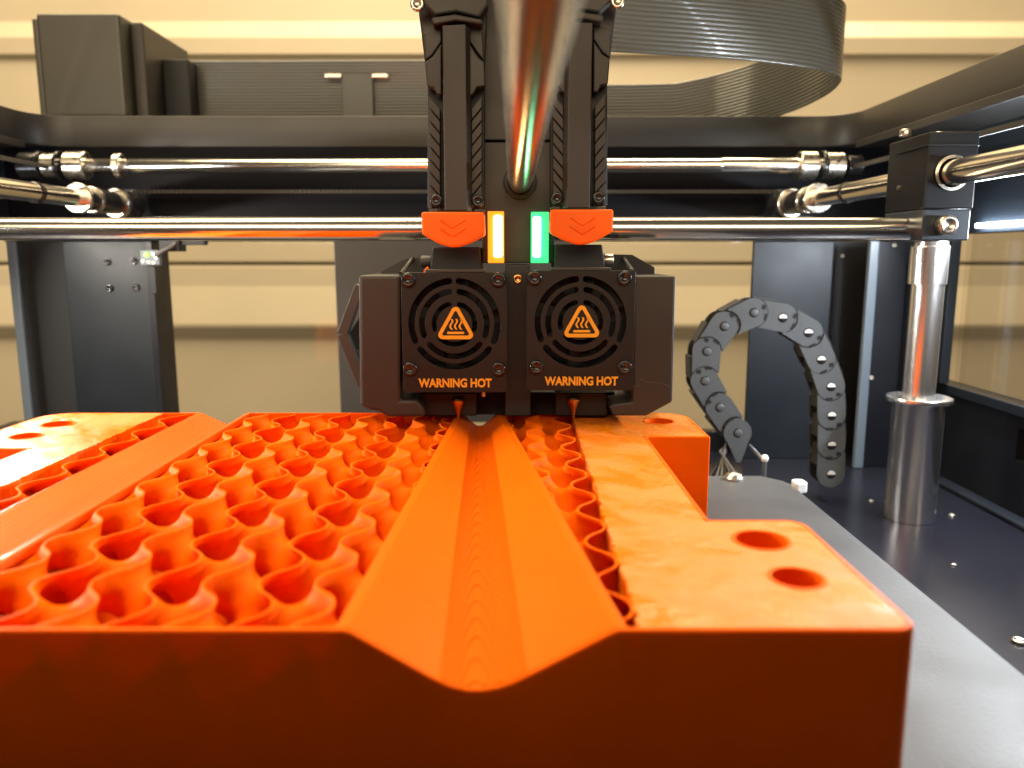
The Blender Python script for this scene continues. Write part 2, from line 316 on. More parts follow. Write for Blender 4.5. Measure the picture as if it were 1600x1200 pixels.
# ================================================================== PRINTER HOUSING
def housing():
    t = thing('printer_frame', (-37, 545, -150), 'black steel housing of the 3D printer around the bed, open at the top', 'printer frame')
    zb = -138
    # floor plate
    MB().box(-350, 275, -60, 560, zb-8, zb).build('base_plate', M['black_gloss'], t, 0.6)
    # top rim with rounded inner corners
    inner = round_poly([(-318, -35), (226, -35), (226, 545), (-318, 545)], [0, 0, 24, 24], 10)  # unseen front edge drawn close so it shades the print's front wall
    outer = [(-372, -121), (292, -121), (292, 585), (-372, 585)]
    o = curve_solid('top_rim', [outer, inner], 19, XY(82.5), M['rim'], t, 0.5)
    MB().box(-350, 275, -48, -36, zb, 72.8).build('front_shade_panel', M['rim'], t, 0.5)  # unseen panel added to block light from the print's front wall
    # back beam and side beams under the rim
    MB().box(-350, 275, 546, 556, 10, 73).build('rear_beam', M['beam'], t, 0.5)
    for sx, x0, x1 in ((1, 268, 280), (-1, -355, -343)):
        MB().box(x0, x1, -100, 545, 13, 73).build('side_beam', M['side_beam'], t, 0.5)
        # lower side wall with a lip and a slot
        zt = -78 if sx > 0 else -116
        if sx > 0:
            sl0, sl1, za, zc = 280, 404, -107, -90
            b = MB(); b.box(x0, x1, -60, 545, zb, za); b.box(x0, x1, sl1, 545, za+.003, zc); b.box(x0, x1, -60, sl0, za+.003, zc); b.box(x0, x1, -60, 545, zc+.003, zt)
            b.build('side_panel', M['black'], t)
            MB().box(x0-2.5, x0-.2, -60, 470, zt-5, zt+.5).build('lip', M['blue_steel'], t, 0.4)
            MB().box(x0-9, x0-.2, -60, 470, zb, zb+3).build('lip', M['blue_steel'], t, 1.0)
        else:
            MB().box(x0, x1, -60, 545, zb, zt).build('side_panel', M['black'], t)
        MB().box(x0+1.5, x0+4.5, -60, 470, zt+.2, 12.8).build('side_window', M['side_pane'], t)
    # inner edge of the rim return (fine bright line)
    for x in (222, -314):
        MB().box(x-1.2, x+1.2, -60, 520, 68.5, 72.8).build('rim_return', M['rim'], t, 0.4)
    MB().box(-350, 275, 549.5, 552.5, zb+.2, 9.8).build('rear_window', M['pane'], t)
    MB().box(-350, 275, 546, 556, zb+.2, zb+14).build('window_sill', M['black'], t, 0.5)
    # ---- columns
    def X(px, Y, py=500): return at(px, py, Y)[0]
    zt = 9.6
    # left column
    MB().box(X(108, 525), X(246, 525), 525, 528, zb, zt).build('column_plate', M['blue_steel'], t, 0.5)
    MB().box(X(28, 532), X(110, 532)-.5, 534, 540, zb, zt).build('column_back', M['black_matte'], t)
    MB().box(X(27, 520), X(41, 520), 516, 519, zb, zt).build('column_edge', M['edge_steel'], t, 0.8)
    MB().box(X(242, 526)+.3, X(252, 526)+.3, 519, 544, zb, zt).build('column_side', M['black'], t, 0.5)
    for q in ((168, 409), (210, 408), (172, 450), (213, 449)):
        x, z = at(*q, 525); screw('screw', (x, 525, z), 2.6, t, 'screw', h=0.9)
    # right column
    MB().box(X(1172, 525), X(1296, 525), 525, 528, zb, zt).build('column_plate', M['blue_steel'], t, 0.5)
    MB().box(X(1296, 525)+.4, X(1368, 525), 538, 543, zb, zt).build('column_back', M['black_matte'], t)
    MB().box(X(1349, 500), X(1364, 500), 498, 502, zb, zt).build('column_edge', M['edge_steel'], t, 0.8)
    MB().box(X(1364, 500)+.3, 267.6, 503, 508, zb, zt).build('column_front', M['black'], t, 0.6)
    MB().box(X(1418, 497), X(1424, 497), 496, 502.7, zb, zt-12).build('column_edge', M['blue_steel'], t, 0.5)
    MB().box(262, 267.7, 472, 502.8, -77, 12.6).build('window_jamb', M['blue_steel'], t, 0.5)
    for q, Y in (((1316, 400), 538), ((1361, 590), 498), ((1397, 383), 503), ((1497, 381), 503)):
        x, z = at(*q, Y); screw('screw', (x, Y, z), 1.3, t, 'steel')
    # pillar behind the print head
    a = AT([(521, 376), (900, 376), (900, 660), (533, 660)], 541)
    MB().prism(a, 541, 545).build('middle_pillar', M['taupe'], t, 0.6)
    # floor screws and washer
    for px, py, r in ((1400, 806, 1.9), (1487, 806, 1.9), (1361, 783, 1.4), (1490, 883, 1.3), (1592, 1004, 2.6)):
        u = (px-800)/F_PX; v = (py-600)/F_PX; k = zb/(-_s-v*_c); screw('screw', (u*k, (_c-v*_s)*k, zb), r, t, 'steel', axis=(0, 0, 1), h=r*.5)
    # light strips under the side beams
    for x0 in (264.6, -342.8):
        MB().box(x0, x0+3.2, 150, 455, 15.9, 18.2).build('light_strip', M['led_white'], t, 0.4)
housing()
for x, tx in ((261, 60), (-333, -140)):
    area('light_strip_lamp', (x, 312, 16.5), (tx, 290, -110), 280, 5, 1.7 if x > 0 else 1.7, (0.85, 0.92, 1.0) if x > 0 else (1.0, 0.92, 0.78))

# belts along the walls
def belts():
    for k, (x, z, lab) in enumerate(((214, 55, 'black toothed belt running along the right side beam'), (-290, 55, 'black toothed belt running along the left side beam'))):
        o = MB().box(x-.6, x+.6, -60, 505, z-1.3, z+1.3).build('side_belt', M['rim'], None, 0.2); tag(o, lab, 'belt', 'belts along the side beams')
    for z, lab in ((at(700, 299, 528)[1], 'upper black toothed belt across the rear beam'), (at(700, 341, 528)[1], 'lower black toothed belt across the rear beam')):
        b = MB().box(-255, 200, 529, 531, z-1.1, z+1.1)
        for i in range(150): b.box(-254+i*3, -252.6+i*3, 528.2, 529, z-1.1, z+1.1)
        o = b.build('rear_belt', M['rim']); tag(o, lab, 'belt', 'belts across the rear beam')
belts()

# ================================================================== RODS
def rods():
    # X rod
    x0, x1 = -345, 166.5; z = 11.2
    o = lathe_obj('cross_rod', [(4.2, 0), (4.75, .6), (4.75, 512)], (x0+.3, 335, z), (1, 0, 0), M['chrome'], seg=40)
    tag(o, 'long polished steel rod crossing the picture behind the print head at latch height', 'steel rod')
    # Y rod towards the camera
    o = lathe_obj('cross_rod', [(4.72, 0), (4.72, 460)], (3.2, 321, 28.9), (0, -1, 0), M['chrome'], seg=48)
    tag(o, 'polished steel rod pointing at the camera between the two towers of the head', 'steel rod')
    # rear shaft
    t = thing('drive_shaft', (-40, 510, 57), 'rear horizontal drive shaft with clamp collars below the top rim', 'drive shaft')
    X = lambda px: at(px, 258, 510)[0]; xa = X(38); z = at(700, 259, 510)[1]
    lathe_obj('shaft', [(4.0, 0), (4.35, .5), (4.35, X(1300)-xa)], (xa, 510, z), (1, 0, 0), M['chrome'], t)
    def ring(name, p0, p1, r, m='steel', ch=.6): lathe_obj(name, [(r-ch, 0), (r, ch), (r, X(p1)-X(p0)-ch), (r-ch, X(p1)-X(p0))], (X(p0), 510, z), (1, 0, 0), M[m], t)
    ring('bearing', 34, 62, 8.2, 'screw'); ring('bearing', 62, 68, 9.2, 'screw'); ring('pulley', 70, 92, 7.6); ring('pulley_flange', 92, 97, 9.2, 'screw')
    ring('clamp_collar', 106, 137, 8.7); ring('flange', 181, 192, 7.6); ring('groove_ring', 1110, 1123, 3.9, 'screw'); ring('sleeve', 1125, 1247, 4.9, 'chrome')
    ring('clamp_collar', 1247, 1274, 8.7); ring('pulley', 1288, 1316, 8.0); ring('pulley_flange', 1281, 1287, 9.3, 'screw'); ring('bearing', 1322, 1345, 6.4, 'screw')
    x, zz = at(1312, 251, 501); screw('set_screw', (x, 502.3, zz), 1.1, t)
    for p0, p1 in ((106, 137), (1247, 1274)):        # split line of the clamp
        MB().box(X(p0)+.5, X(p1)-.5, 500.9, 504, z-.5, z+.5).build('clamp_slot', M['hole'], t)
    # side rods
    for cx, lab in ((177.0, 'right side rail rod passing through the black bearing block'), (-251, 'left side rail rod with flanged pulleys at its far end')):
        t = thing('side_rod', (cx, 510, 33), lab, 'steel rod', 'side rail rods')
        lathe_obj('shaft', [(5.0, 0), (5.0, 580)], (cx, 520, 33), (0, -1, 0), M['chrome'], t, 36)
        def rr(name, y0, y1, r, m='steel'): lathe_obj(name, [(r-.5, 0), (r, .5), (r, y1-y0-.5), (r-.5, y1-y0)], (cx, y1, 33), (0, -1, 0), M[m], t)
        rr('flange', 462, 465, 8.6); rr('pulley', 465.2, 476, 6.6, 'screw'); rr('ring', 476.2, 480, 7.8); rr('bearing', 480.2, 505, 7.2, 'screw'); rr('flange', 505.2, 510, 9.0); rr('bearing', 510.2, 530, 8.6, 'screw')
        rr('groove_ring', 420, 424, 5.5, 'screw')
    # bearing block
    t = thing('bearing_block', (187, 340, 7), 'black bearing block clamping the rods on the right side rail', 'bearing block')
    MB().box(167, 187, 324, 358, 19.0, 49).build('block_body', M['black'], t, 0.5)
    MB().box(167.15, 186.4, 324.2, 357.8, 6.3, 18.7).build('clamp_cap', M['side_beam'], t, 0.5)  # cap takes the beam colour: blue light painted onto the black block
    MB().box(166.2, 187, 323.3, 350, 43.5, 44.2).build('seam_lip', M['blue_steel'], t)
    x, zz = at(1474, 352, 324); screw('clamp_bolt', (x, 324.1, zz), 4.0, t, 'steel', h=4.5)
    x, zz = at(1415, 205, 340); screw('top_bolt', (x-1, 338, 49), 2.3, t, 'steel', axis=(0, 0, 1), h=3)
    screw('top_bolt', (181.5, 345, 49), 2.0, t, 'steel', axis=(0, 0, 1), h=3)
    lathe_obj('seal_ring', [(6.2, 0), (7.0, .9), (5.8, 1.0), (5.5, 0)], (177.0, 324, 33), (0, -1, 0), M['steel'], t, 40)
    lathe_obj('cap', [(1.0, 0), (1.0, .6)], (166.9, 346, 29), (-1, 0, 0), M['steel'], t, 12)
    # vertical guide
    t = thing('vertical_guide', (212, 400, -138), 'upright polished guide column on the floor plate at the right', 'guide column')
    lathe_obj('rod', [(7.7, 0), (7.7, 112)], (211.5, 400, -73), (0, 0, 1), M['guide'], t, 48)
    lathe_obj('bushing', [(12.4, .2), (12.4, 62.4), (12.8, 63), (15.6, 63.4), (15.9, 64.2), (15.6, 65.6), (14.6, 66), (8.2, 65.4)], (212, 400, -138), (0, 0, 1), M['guide'], t, 48)
    lathe_obj('sleeve', [(9.0, 0), (9.0, 18.5), (8.0, 19)], (211, 400, -14), (0, 0, 1), M['guide'], t, 40)
rods()

# ================================================================== BOX AND RIBBON CABLE
def back_gear():
    t = thing('cable_box', (-280, 560, 92), 'dark grey rectangular box standing on the rear left of the rim', 'box')
    x0, _ = at(62, 100, 550); x1, _ = at(192, 100, 550); zt = at(100, 20, 550)[1]
    MB().box(x0, x1, 550, 640, 92.2, zt).build('box_body', M['box'], t, 2.2, 3)
    MB().box(x1+.2, x1+9, 563, 640, 92.2, zt-2).build('side_cover', M['rim'], t, 1.5)
    MB().box(x0-4, x0-.2, 552, 640, 92.2, zt-3).build('side_cover', M['box'], t, 1.0)
    MB().box(x1+9.2, x1+28, 590, 622, 92.2, at(280, 92, 590)[1]).build('connector', M['black_matte'], t, 1)
    # ribbon path in plan, standing on edge
    ctrl = [(-262, 606), (-180, 606), (-90, 604), (-20, 603), (50, 602), (100, 600), (137, 592), (167, 572), (188, 540), (196, 507), (191, 477), (170, 453), (136, 436), (98, 424), (51, 414), (14, 410)]
    pts = []
    for i in range(len(ctrl)-1):
        p0, p1, p2, p3 = (Vector(ctrl[max(i-1, 0)]), Vector(ctrl[i]), Vector(ctrl[i+1]), Vector(ctrl[min(i+2, len(ctrl)-1)]))
        for k in range(8):
            q = k/8; pts.append(0.5*((2*p1)+(-p0+p2)*q+(2*p0-5*p1+4*p2-p3)*q*q+(-p0+3*p1-3*p2+p3)*q**3))
    pts.append(Vector(ctrl[-1]))
    z0, z1 = 101.0, 142.0; nr = 18; prof = []
    for k in range(nr):
        za = z0+(z1-z0)*k/nr; h = (z1-z0)/nr
        prof += [(0.25, za+.03*h), (0.75, za+.28*h), (0.75, za+.72*h), (0.25, za+.97*h)]
    prof = prof+[(-a, z) for a, z in prof[::-1]]; n = len(prof); vs = []; fs = []
    for i, p in enumerate(pts):
        d = (pts[min(i+1, len(pts)-1)]-pts[max(i-1, 0)]).normalized(); nn = Vector((d.y, -d.x))
        q = i/(len(pts)-1); pos = q*15
        drop = float(np.interp(pos, [2.6, 4.0, 5.5, 7.0, 8.5, 9.6, 15], [0, -17.5, -17.5, -10, -3.5, 0, 0]))
        for a, z in prof: vs.append((p.x+nn.x*a, p.y+nn.y*a, z+drop))
    for i in range(len(pts)-1):
        for k in range(n): k2 = (k+1) % n; fs.append((i*n+k, (i+1)*n+k, (i+1)*n+k2, i*n+k2))
    fs.append(tuple(range(n))); fs.append(tuple((len(pts)-1)*n+k for k in range(n))[::-1])
    o = MB().add(vs, fs, True).build('ribbon_cable', M['ribbon']); auto_smooth(o, 50)
    tag(o, 'wide black ribbed ribbon cable looping above the rear rim', 'ribbon cable')
    a = at(534, 118, 601); b = at(584, 181, 601)
    MB().box(a[0], b[0], 599.5, 601.8, 101, a[1]).build('retainer_plate', M['box'], o, 0.4)
    for p, q in ((507, 535), (581, 608)):
        u = at(p, 115, 599); v = at(q, 123, 599); MB().box(u[0], v[0], 596.8, 599.3, v[1], u[1]).build('retainer_clip', M['steel'], o, 0.9)
back_gear()

# ================================================================== SMALL SWITCH ON LEFT COLUMN
def switch():
    t = thing('limit_switch', (-245, 515, 0), 'small limit switch board with a green light on the left column', 'switch')
    P = lambda px, py: at(px, py, 516)
    x0, z1 = P(223, 391); x1, z0 = P(254, 414); MB().box(x0, x1, 512, 516, z0, z1).build('switch_board', M['edge_steel'], t, 0.3)
    x, z = P(234, 398); lathe_obj('green_light', [(1.5, 0), (1.5, .5), (.8, 1.0)], (x, 511.8, z), (0, -1, 0), M['led_dot'], t, 12)
    a, zz = P(236, 416); b, zc = P(250, 459); MB().box(a, b, 512, 518.8, zc, zz).build('switch_body', M['black'], t, 0.4)
    a, zz = P(252, 372); b, zc = P(284, 393); MB().box(a, b, 512, 524, zc, zz).build('connector', M['black_matte'], t, 0.5)
    a, zz = P(284, 374); b, zc = P(322, 383); MB().box(a, b, 514, 520, zc, zz).build('plug', M['black_matte'], t, 0.5)
    p = [(*P(250, 400), 511), (*P(262, 392), 509), (*P(272, 388), 509), (*P(278, 380), 512)]
    MB().tube([(a, c, b) for a, b, c in p], 1.3).build('wire', M['wire'], t)
    for q in ((244, 397), (248, 403), (228, 408), (237, 409), (245, 410)):
        x, z = P(*q); MB().box(x-.8, x+.8, 511.2, 512, z-.6, z+.6).build('solder_pad', M['steel'], t)
switch()

# ================================================================== BED
def bed():
    t = thing('print_bed', (-40, 190, -112), 'grey textured build plate carrying the orange print', 'print bed')
    def plate(x0, x1, y0, y1, ch, r): return round_poly([(x0, y0), (x1, y0), (x1, y1-ch), (x1-ch*.9, y1), (x0+ch*.9, y1), (x0, y1-ch)], r, 4)
    zt = -104.2
    MB().prism(plate(-209, 127.6, -30, 363, 9, 2.0), zt-1.2, zt, 'xy').build('build_plate', M['bed'], t, 0.25)
    MB().prism(plate(-212, 131.4, -34, 366, 9, 2.5), zt-7, zt-1.9, 'xy').build('heated_plate', M['bed'], t, 0.4)
    MB().prism(plate(-214, 133.4, -36, 368, 9, 3), zt-12, zt-7.3, 'xy').build('insulation', M['black_matte'], t, 0.4)
    # corner lugs
    x, z = at(1250, 763, 349); MB().prism(round_poly([(129.5, 344), (135.8, 346), (135.5, 352), (130, 352)], 1.2, 3), zt-3.5, zt+1.8, 'xy').build('clip', M['white'], t, 0.8)
    x, z = at(1195, 716, 372)
    lathe_obj('pin', [(1.1, 0), (1.1, z+112)], (x, 372, -112), (0, 0, 1), M['chain'], t, 12)
    lathe_obj('pin_head', [(.6, -1.9), (1.5, -1.4), (1.9, 0), (1.4, 1.3), (.5, 1.8)], (x, 372, z), (0, 0, 1), M['white'], t, 16)
    MB().tube([(at(1170, 695, 376)[0], 376, at(1170, 695, 376)[1]), (x-1.5, 372.5, z)], 0.9).build('spring_arm', M['chain'], t)
    x, z = at(1147, 741, 357); lathe_obj('knob', [(4.6, 0), (4.6, 1.2), (3.8, 2.0), (3.4, 2.6), (1.6, 3.4), (.2, 3.6)], (x, 357, zt), (0, 0, 1), M['steel'], t, 24)
bed()

# ================================================================== DRAG CHAIN
def chain():
    t = thing('drag_chain', (186, 430, -138), 'grey plastic cable drag chain arching up beside the right rear panel', 'cable chain')
    Y = 428; pins = [(1150, 674), (1123, 635), (1100, 594), (1103, 548), (1130, 509), (1176, 488), (1221, 496), (1261, 519), (1281, 561), (1296, 603), (1297, 648), (1297, 694), (1296, 739)]
    P = [Vector(at(*q, Y)) for q in pins]; R = 7.7; mm = 0.355
    def stad(L, r, tip):
        if tip: return [(r*math.cos(a), r*math.sin(a)) for a in np.linspace(-PI*.62, PI*.62, 16)]+[(-r*.75, r*.72), (-L, 1.2), (-L, -1.2), (-r*.75, -r*.72)]
        return [(r*math.cos(a), r*math.sin(a)) for a in np.linspace(-PI/2, PI/2, 14)]+[(-L*.62, r*.97), (-L*.74, r*.45), (-L*.74, -r*.45), (-L*.62, -r*.97)]
    def link_mesh(L, tip=False):
        b = MB()
        if tip: b.prism(stad(L, R, tip), -2.4, 0.0, 'xz')
        else:
            ra = R+.35; a1 = math.radians(58)
            conc = [(-L+ra*math.cos(q), ra*math.sin(q)) for q in np.linspace(-a1, a1, 10)]
            disc = [(R*math.cos(q), R*math.sin(q)) for q in np.linspace(-PI/2, PI/2, 16)]
            b.prism(disc+[(-L+ra*math.cos(a1)-.2, R*.97)]+conc[::-1]+[(-L+ra*math.cos(a1)-.2, -R*.97)], -2.4, -1.0, 'xz')
            b.prism([(0, -R*.8), (0, R*.8), (-L, R*.9), (-L-R*.55, R*.5), (-L-R*.55, -R*.5), (-L, -R*.9)], -.95, 0.0, 'xz')
        return b.mesh('link', M['chain'])
    def back_mesh(L, tip=False):
        b = MB()
        if not tip:
            b.prism([(a*.995, c*.97) for a, c in [(-L*.3, R), (-L-1, R*.86), (-L-1, -R*.86), (-L*.3, -R)]], 0.05, 9.0, 'xz')
            b.prism(stad(L, R, tip), 9.1, 11.1, 'xz')
            b.prism([(-L*.95, R*.84), (-L*.2, R*.98), (-L*.2, R*1.16), (-L*.95, R*1.04)], -1.2, 10.6, 'xz')
        return b.mesh('far_plate', M['black_matte'])  # bars and far plates black: shade inside the grey chain, painted in
    L0 = 16.2; me_l = link_mesh(L0); me_tip = link_mesh(17, True); me_b = back_mesh(L0)
    pin = MB().lathe([(2.7, 0), (2.7, .08), (.3, .1)], (0, -2.4, 0), (0, -1, 0), 20).mesh('pin', M['hole'])  # flat dark disc, paints the shade of a recess around the pin
    plug = MB().lathe([(2.1, 0), (2.1, .3), (1.6, .55), (.3, .6)], (.35, -2.45, -.15), (0, -1, 0), 16).mesh('plug', M['chain'])
    plug_glint = MB().prism([(2.3*math.cos(q)*.95, .1+1.9*math.sin(q)) for q in np.linspace(-.15, PI+.15, 12)], -2.9, -2.45, 'xz').mesh('plug', M['white'])  # white half-moon: light strip's reflection on the plug, painted in
    slot = MB().box(-12.6, -10.4, -2.55, -2.3, 2.6, 5.2).box(-10.2, -8.8, -2.55, -2.3, -3.2, 0.6).mesh('slot', M['hole'])
    for i, p in enumerate(P):
        # the link's round end sits on pin i, its tail runs towards pin i+1 (downwards on the right branch)
        if i == 0: d = (P[0]-Vector(at(1152, 732, Y))).normalized(); me = me_tip
        else:
            d = (p-P[i-1]).normalized(); me = me_l
        ang = math.atan2(d.y, d.x)
        o = link('link', me, None, t); o.location = Vector((p.x, Y-(0 if i else 1.5), p.y))*S-_wl(t)
        o.rotation_euler = (0, -ang, 0)
        for nm, m2 in (('pin', pin), ('plug', plug if i < 6 else plug_glint), ('slot', slot), ('far_plate', me_b)):
            if i == 0 and nm in ('slot', 'far_plate'): continue
            c = bpy.data.objects.new(nm, m2); C.objects.link(c); c.parent = o
            if nm in ('pin', 'plug'): c.rotation_euler = (0, ang, 0)
    # wires below the first link
    w = thing('wire_bundle', (120, 400, -125), 'thin grey wires hanging below the end of the drag chain behind the bed', 'wires')
    for k in range(6):
        a = at(1130+k*4, 665+k*3, 432); b = at(1135-k*2, 705, 425); c = at(1112+k*8, 745, 405-3*k)
        MB().tube([(a[0], 432, a[1]), ((a[0]+b[0])/2+1.5, 430, (a[1]+b[1])/2), (b[0], 425, b[1]), (c[0], 405-3*k, c[1])], 0.8).build('wire', M['wire'] if k % 3 else M['black'], w)
chain()

# ================================================================== PRINT HEAD
def head():
    t = thing('dual_extruder', (5, 320, -60), 'black dual extruder head with two fan covers, orange latches and lit status lamps', 'print head')
    Yc = 300.0
    def quad(x0, x1, y0, y1, Y): a = at(x0, y0, Y); b = at(x1, y1, Y); return a[0], b[0], b[1], a[1]
    def boxpx(name, x0, x1, y0, y1, Y0, Y1, m, bevel=0.5, parent=t, seg=2):
        xa, xb, za, zb = quad(x0, x1, y0, y1, Y0); return MB().box(xa, xb, Y0, Y1, za, zb).build(name, m, parent, bevel, seg)
    def polypx(name, pts, Y0, Y1, m, bevel=0.5, parent=t, rnd=0):
        p = AT(pts, Y0)
        if rnd: p = round_poly(p, rnd, 4)
        return MB().prism(p, Y0, Y1, 'xz').build(name, m, parent, bevel)
    k = 1/4.03
    for side in (0, 1):
        ox, oy = (0, 0) if side == 0 else (197, -3)     # px offset of the second cover
        x0, x1, zb, zt = quad(626+ox, 792+ox, 426+oy, 613+oy, Yc)
        cx, cz = at(710+ox, 506.5+oy, Yc)
        hubloops = []
        slots = []
        for r0, r1, gap in ((15.3, 17.7, 1.9), (11.4, 13.6, 2.0), (6.9, 8.7, 1.9)):
            rm = (r0+r1)/2; hw = (r1-r0)/2
            for a0 in (90, 210, 330):
                g = math.degrees((gap)/rm); s0 = a0+g; s1 = a0+120-g
                lp = arc(cx, cz, r1, s0, s1, 18)
                e = (cx+rm*math.cos(math.radians(s1)), cz+rm*math.sin(math.radians(s1)))
                lp += [(e[0]+hw*math.cos(math.radians(s1+q)), e[1]+hw*math.sin(math.radians(s1+q))) for q in (30, 60, 90, 120, 150)]
                lp += arc(cx, cz, r0, s1, s0, 18)
                e = (cx+rm*math.cos(math.radians(s0)), cz+rm*math.sin(math.radians(s0)))
                lp += [(e[0]+hw*math.cos(math.radians(s0+180+q)), e[1]+hw*math.sin(math.radians(s0+180+q))) for q in (30, 60, 90, 120, 150)]
                slots.append(lp)
        outl = round_poly([(x0, zb), (x1, zb), (x1, zt), (x0, zt)], 0.8, 4)
        cov = curve_solid('fan_cover', [outl]+slots, 1.6, XZ(Yc+1.0), M['cover'], t, 0.12)
        MB().box(x0+.5, x1-.5, Yc+2.1, Yc+3.0, zb+8, zt-2).build('grille_shadow_gap', M['hole'], t)
        # fan rotor seen through the slots
        fb = MB().lathe([(6.5, 0), (6.5, 3)], (cx, Yc+6, cz), (0, -1, 0), 24)
        fan = fb.build('fan_hub', M['hole'], t)
        bpy.data.objects.remove([o for o in t.children if o.name.startswith('grille_shadow_gap')][-1])
        for q in range(7):
            a = 2*PI*q/7; ca, sa = math.cos(a), math.sin(a)
            bl = MB().add([(cx+6.4*ca, Yc+4.5, cz+6.4*sa), (cx+18*math.cos(a+.35), Yc+3.6, cz+18*math.sin(a+.35)), (cx+18*math.cos(a+.9), Yc+8, cz+18*math.sin(a+.9)), (cx+6.4*math.cos(a+.6), Yc+8, cz+6.4*math.sin(a+.6))], [(0, 1, 2, 3)])
            bl.build('fan_blade', M['hole'], fan)
        # body of the fan housing behind the cover
        b = MB(); b.box(x0+.6, x1-.6, Yc+9, Yc+26, zb+.4, zt-.4); b.box(x0+.6, cx-18.6, Yc+1.95, Yc+8.99, zb+.4, zt-.4); b.box(cx+18.6, x1-.6, Yc+1.95, Yc+8.99, zb+.4, zt-.4)
        b.box(cx-18.5, cx+18.5, Yc+1.95, Yc+8.99, cz+18.7, zt-.4); b.box(cx-18.5, cx+18.5, Yc+1.95, Yc+8.99, zb+.4, cz-18.7)
        b.build('fan_housing', M['black_matte'], t)
        # top lip of the housing: pale edge
        boxpx('housing_top', 664+ox-(-12 if side else 0)*0, 778+ox-20, 421+oy, 426+oy, Yc+.6, Yc+9, M['taupe'], 0.3)
        # warning sign
        tri = AT([(712+ox, 472+oy), (680+ox, 530+oy), (744+ox, 530+oy)], Yc)
        if side: tri = AT([(713+ox-1, 473+oy), (680+ox, 530+oy), (744+ox, 530+oy)], Yc)
        o1 = round_poly(tri, 1.7, 6); c = (Vector(tri[0])+Vector(tri[1])+Vector(tri[2]))/3
        cc = Vector((c.x, c.y)); o2 = round_poly([tuple(cc+(Vector(p)-cc)*0.70) for p in tri], 0.55, 6)
        sg = curve_solid('warning_sign', [o1, o2], 0.3, XZ(Yc-.1), M['label_orange'], cov)
        MB().prism([tuple(cc+(Vector(p)-cc)*1.02) for p in round_poly(tri, 1.5, 5)], Yc+.03, Yc+.13, 'xz').build('sign_backing', M['cover'], cov)
        for dx in (-1.75, 0.05, 1.85):
            pts = []
            for q in range(17):
                zz = q/16; pts.append((cc.x+dx+0.45*math.sin(zz*2*PI*1.05+2.6)+.1, cc.y-1.15+4.1*zz+.1))
            hw = 0.36; lp = [(x-hw, z) for x, z in pts]+[(x+hw, z) for x, z in pts[::-1]]
            curve_solid('heat_wave', [lp], 0.3, XZ(Yc-.1), M['label_orange'], cov)
        MB().prism(round_poly([(cc.x-3.3, cc.y-2.75), (cc.x+3.3, cc.y-2.75), (cc.x+3.3, cc.y-1.85), (cc.x-3.3, cc.y-1.85)], .4, 4), Yc-.25, Yc+.02, 'xz').build('heat_bar', M['label_orange'], cov)
        tc = at(711.5+ox, 599+oy, Yc)
        text_solid('lettering', 'WARNING HOT', 4.6, tc, Yc-.1, M['label_orange'], cov, 0.25, 0.17, 0.84)
        for q in ((638, 437), (778, 437), (641, 576), (779, 576)):
            x, z = at(q[0]+ox, q[1]+oy, Yc); s = screw('screw', (x, Yc-.05, z), 2.75, cov, h=1.7)
    # air ducts at both sides
    polypx('air_duct', [(560, 430), (626, 430), (626, 625), (652, 625), (663, 638), (664, 652), (606, 652), (592, 643), (578, 641), (562, 634)], 302.5, 350, M['head'], 1.3)
    polypx('air_duct', [(990, 431), (1056, 431), (1051, 628), (1010, 650), (958, 650), (953, 636), (958, 631), (988, 628)], 302.5, 350, M['head'], 1.3)
    # thin wing plates above the ducts
    polypx('wing_plate', [(588, 430), (600, 421), (632, 404), (670, 401), (676, 408), (676, 430)], 330, 334, M['head'], 0.3)
    polypx('wing_plate', [(930, 430), (944, 397), (988, 398), (1023, 418), (1023, 430)], 330, 334, M['cover'], 0.3)
    MB().tube([(at(627, 428, 303)[0], 303, at(627, 428, 303)[1]), (at(645, 404, 330)[0], 330, at(645, 404, 330)[1])], 0.9).build('edge_strut', M['taupe'], t)
    MB().tube([(at(988, 424, 303)[0], 303, at(988, 424, 303)[1]), (at(974, 403, 330)[0], 330, at(974, 403, 330)[1])], 0.9).build('edge_strut', M['taupe'], t)
    x, z = at(665, 409, 318); lathe_obj('thumb_screw', [(2.3, 0), (2.5, .4), (2.5, 4), (2, 4.4)], (x-2, 320, z), (1, 0, 0), M['head'], t, 16)
    x, z = at(950, 407, 318); lathe_obj('thumb_screw', [(2.6, 0), (2.8, .4), (2.8, 4), (2.2, 4.4)], (x-2, 320, z), (1, 0, 0), M['steel'], t, 16)
    polypx('wire_end', [(661, 430), (662, 422), (668, 416), (670, 420), (666, 428)], 311, 313, M['orange_latch'], 0.3)
    # bent bracket on the far left
    b = MB()
    for p, q in (((562, 446), (534, 522)), ((534, 522), (566, 602))):
        d = Vector((q[0]-p[0], q[1]-p[1])).normalized(); n = Vector((-d.y, d.x))*8
        b.prism(AT([(p[0]-n.x, p[1]-n.y), (q[0]-n.x, q[1]-n.y), (q[0]+n.x, q[1]+n.y), (p[0]+n.x, p[1]+n.y)], 352), 352 if p[1] < 500 else 352.2, 358, 'xz')
    b.build('bent_bracket', M['taupe'], t, 0.4)
    polypx('bracket_fill', [(566, 490), (545, 522), (545, 545), (566, 600), (610, 600), (610, 490)], 360, 366, M['hole'], 0)
    polypx('bracket_pad', [(556, 549), (566, 546), (566, 560), (556, 558)], 356, 359.5, M['taupe'], 0.2)
    # centre body
    boxpx('centre_body', 752, 866, 222, 411, 318, 345, M['head'], 0.5)
    boxpx('centre_body_upper', 745, 866, -40, 219, 320, 345, M['head'], 0.5)
    boxpx('lower_plate', 789, 829, 414, 650, 312, 340, M['black_matte'], 0.4)
